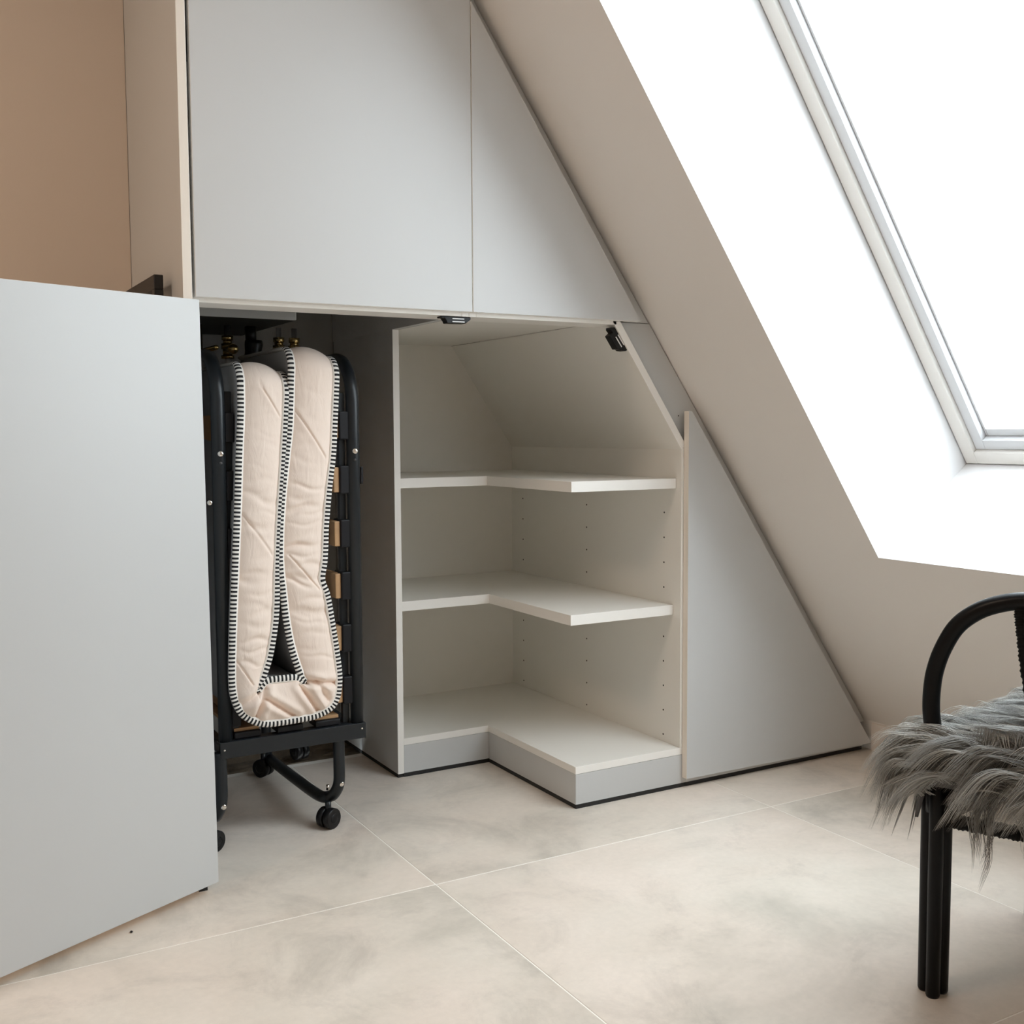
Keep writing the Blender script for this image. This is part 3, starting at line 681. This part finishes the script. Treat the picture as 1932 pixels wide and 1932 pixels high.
allv = []; allt = []
for c in range(NL):
    s, t = float(cl_s[c]), float(cl_t[c]); base = np.array(hide(s, t))
    cs, ct = -1.0, -.10+rng.normal(0, .30)
    if t < .0: ct -= .38
    d = np.array(U)*cs+np.array(V)*ct; d /= np.linalg.norm(d)
    edge = min(1., max(0, sleft(t)+.02-s)/.07)
    fly = rng.random() < .10
    Ln = rng.uniform(.095, .15)*(1-.22*edge); lift = rng.uniform(.35, .85)*(1.6 if fly else 1); wavea = rng.uniform(.005, .013); ph = rng.uniform(0, 6.28); wf = rng.uniform(5, 9)
    side = np.cross(d, [0, 0, 1.]); ctint = np.clip(rng.normal(.52, .33), .0, 1); drop = rng.uniform(.18, .48)+.34*edge
    if fly: drop *= .2; ctint = .85
    floor_off = rng.uniform(.0, .018)+.030*min(1, max(0, (s-.07)/.10))*rng.random()
    per = 22 if fly else 46
    for h in range(per):
        b = base+d*rng.normal(0, .010)+side*rng.normal(0, .0075); L_ = Ln*rng.uniform(.62, 1.08)
        k = np.linspace(0, 1, SEGN)
        conv = (1-k**.7*.86); off = (b-base)
        x = base[None, :]+off[None, :]*conv[:, None]
        bend = k-.28*edge*k*k
        x = x+d[None, :]*(L_*bend*.92)[:, None]
        x = x+side[None, :]*(wavea*np.sin(k*wf+ph)*k+rng.normal(0, .0022)*k)[:, None]
        x[:, 2] += lift*L_*k*(1-k)*1.25-(k**2.2)*L_*drop+.004+wavea*.7*np.sin(k*wf*1.2+ph+1)*k
        rel = x-np.array(F0); ss_ = rel@np.array(U); tt_ = rel@np.array(V)
        over = (ss_ > np.maximum(tt_, 0)*.28-.012) & (ss_ < DS-np.maximum(tt_, 0)*.28+.01) & (tt_ > -.02)
        fz = .4165+floor_off*np.minimum(1, k*3)+.006*rng.random()*k
        x[:, 2] = np.where(over, np.maximum(x[:, 2], fz), x[:, 2])
        allv.append((x, rng.uniform(.00038, .00068))); allt.append(np.clip(ctint+rng.normal(0, .09), 0, 1))
# locks hanging down over the seat edge and below it
for c in range(46):
    fr_ = c < 26
    s = rng.uniform(-.02, .03) if fr_ else rng.uniform(.06, .34); t = rng.uniform(-.02, .30) if fr_ else -.02
    base = np.array(CP(-.020 if fr_ else s, t if fr_ else -.022, .398 if fr_ else .36)); Ln = rng.uniform(.09, .14) if fr_ else rng.uniform(.10, .16)
    d = np.array(-U if fr_ else -V)*rng.uniform(.15, .45)+np.array(V if fr_ else U)*rng.normal(0, .15); ph = rng.uniform(0, 6.28); wf = rng.uniform(6, 10); ctint = rng.uniform(.1, .45)
    side = np.array(V if fr_ else U)
    for h in range(30):
        k = np.linspace(0, 1, SEGN); o3 = side*rng.normal(0, .008)+np.array([0, 0, rng.normal(0, .006)]); L_ = Ln*rng.uniform(.6, 1.05)
        x = base[None, :]+o3[None, :]*(1-.8*k)[:, None]+d[None, :]*(L_*k*.8)[:, None]+side[None, :]*(.006*np.sin(k*wf+ph)*k)[:, None]
        x[:, 2] -= L_*k**1.15
        allv.append((x, rng.uniform(.00042, .0007))); allt.append(np.clip(ctint+rng.normal(0, .08), 0, 1))
NS = len(allv); X = np.array([a for a, _ in allv]); RR = np.array([b for _, b in allv])
T = np.zeros_like(X); T[:, 1:-1] = X[:, 2:]-X[:, :-2]; T[:, 0] = X[:, 1]-X[:, 0]; T[:, -1] = X[:, -1]-X[:, -2]
T /= np.linalg.norm(T, axis=2, keepdims=True)+1e-12
Aa = np.cross(T, np.array([0.31, .17, .93])); Aa /= np.linalg.norm(Aa, axis=2, keepdims=True)+1e-9; Bb = np.cross(T, Aa)
tap = np.linspace(0, 1, SEGN); tap = (1-tap**2.2)*.92+.08
R3 = RR[:, None]*tap[None, :]
ringv = np.stack([X+(Aa*math.cos(q)+Bb*math.sin(q))*R3[..., None] for q in (0, 2.094, 4.189)], axis=2)   # NS,SEGN,3,3
V3 = ringv.reshape(-1, 3)-np.array(skin.location)
idx = np.arange(NS*SEGN*3).reshape(NS, SEGN, 3)
q = []
for k in range(3):
    k2 = (k+1) % 3
    q.append(np.stack([idx[:, :-1, k], idx[:, :-1, k2], idx[:, 1:, k2], idx[:, 1:, k]], axis=-1).reshape(-1, 4))
Q = np.concatenate(q)
me = bpy.data.meshes.new('wool'); me.vertices.add(len(V3)); me.vertices.foreach_set('co', V3.astype(np.float32).ravel())
me.loops.add(Q.size); me.loops.foreach_set('vertex_index', Q.astype(np.int32).ravel())
me.polygons.add(len(Q)); me.polygons.foreach_set('loop_start', np.arange(0, Q.size, 4, dtype=np.int32))
me.polygons.foreach_set('use_smooth', np.ones(len(Q), dtype=bool))
at = me.attributes.new('tint', 'FLOAT', 'POINT'); at.data.foreach_set('value', np.repeat(np.array(allt), SEGN*3).astype(np.float32))
me.update(); me.validate(); me.materials.append(M['wool'])
wo = link('wool', me, skin); wo['kind'] = 'stuff'
print('wool strands', NS, 'quads', len(Q))
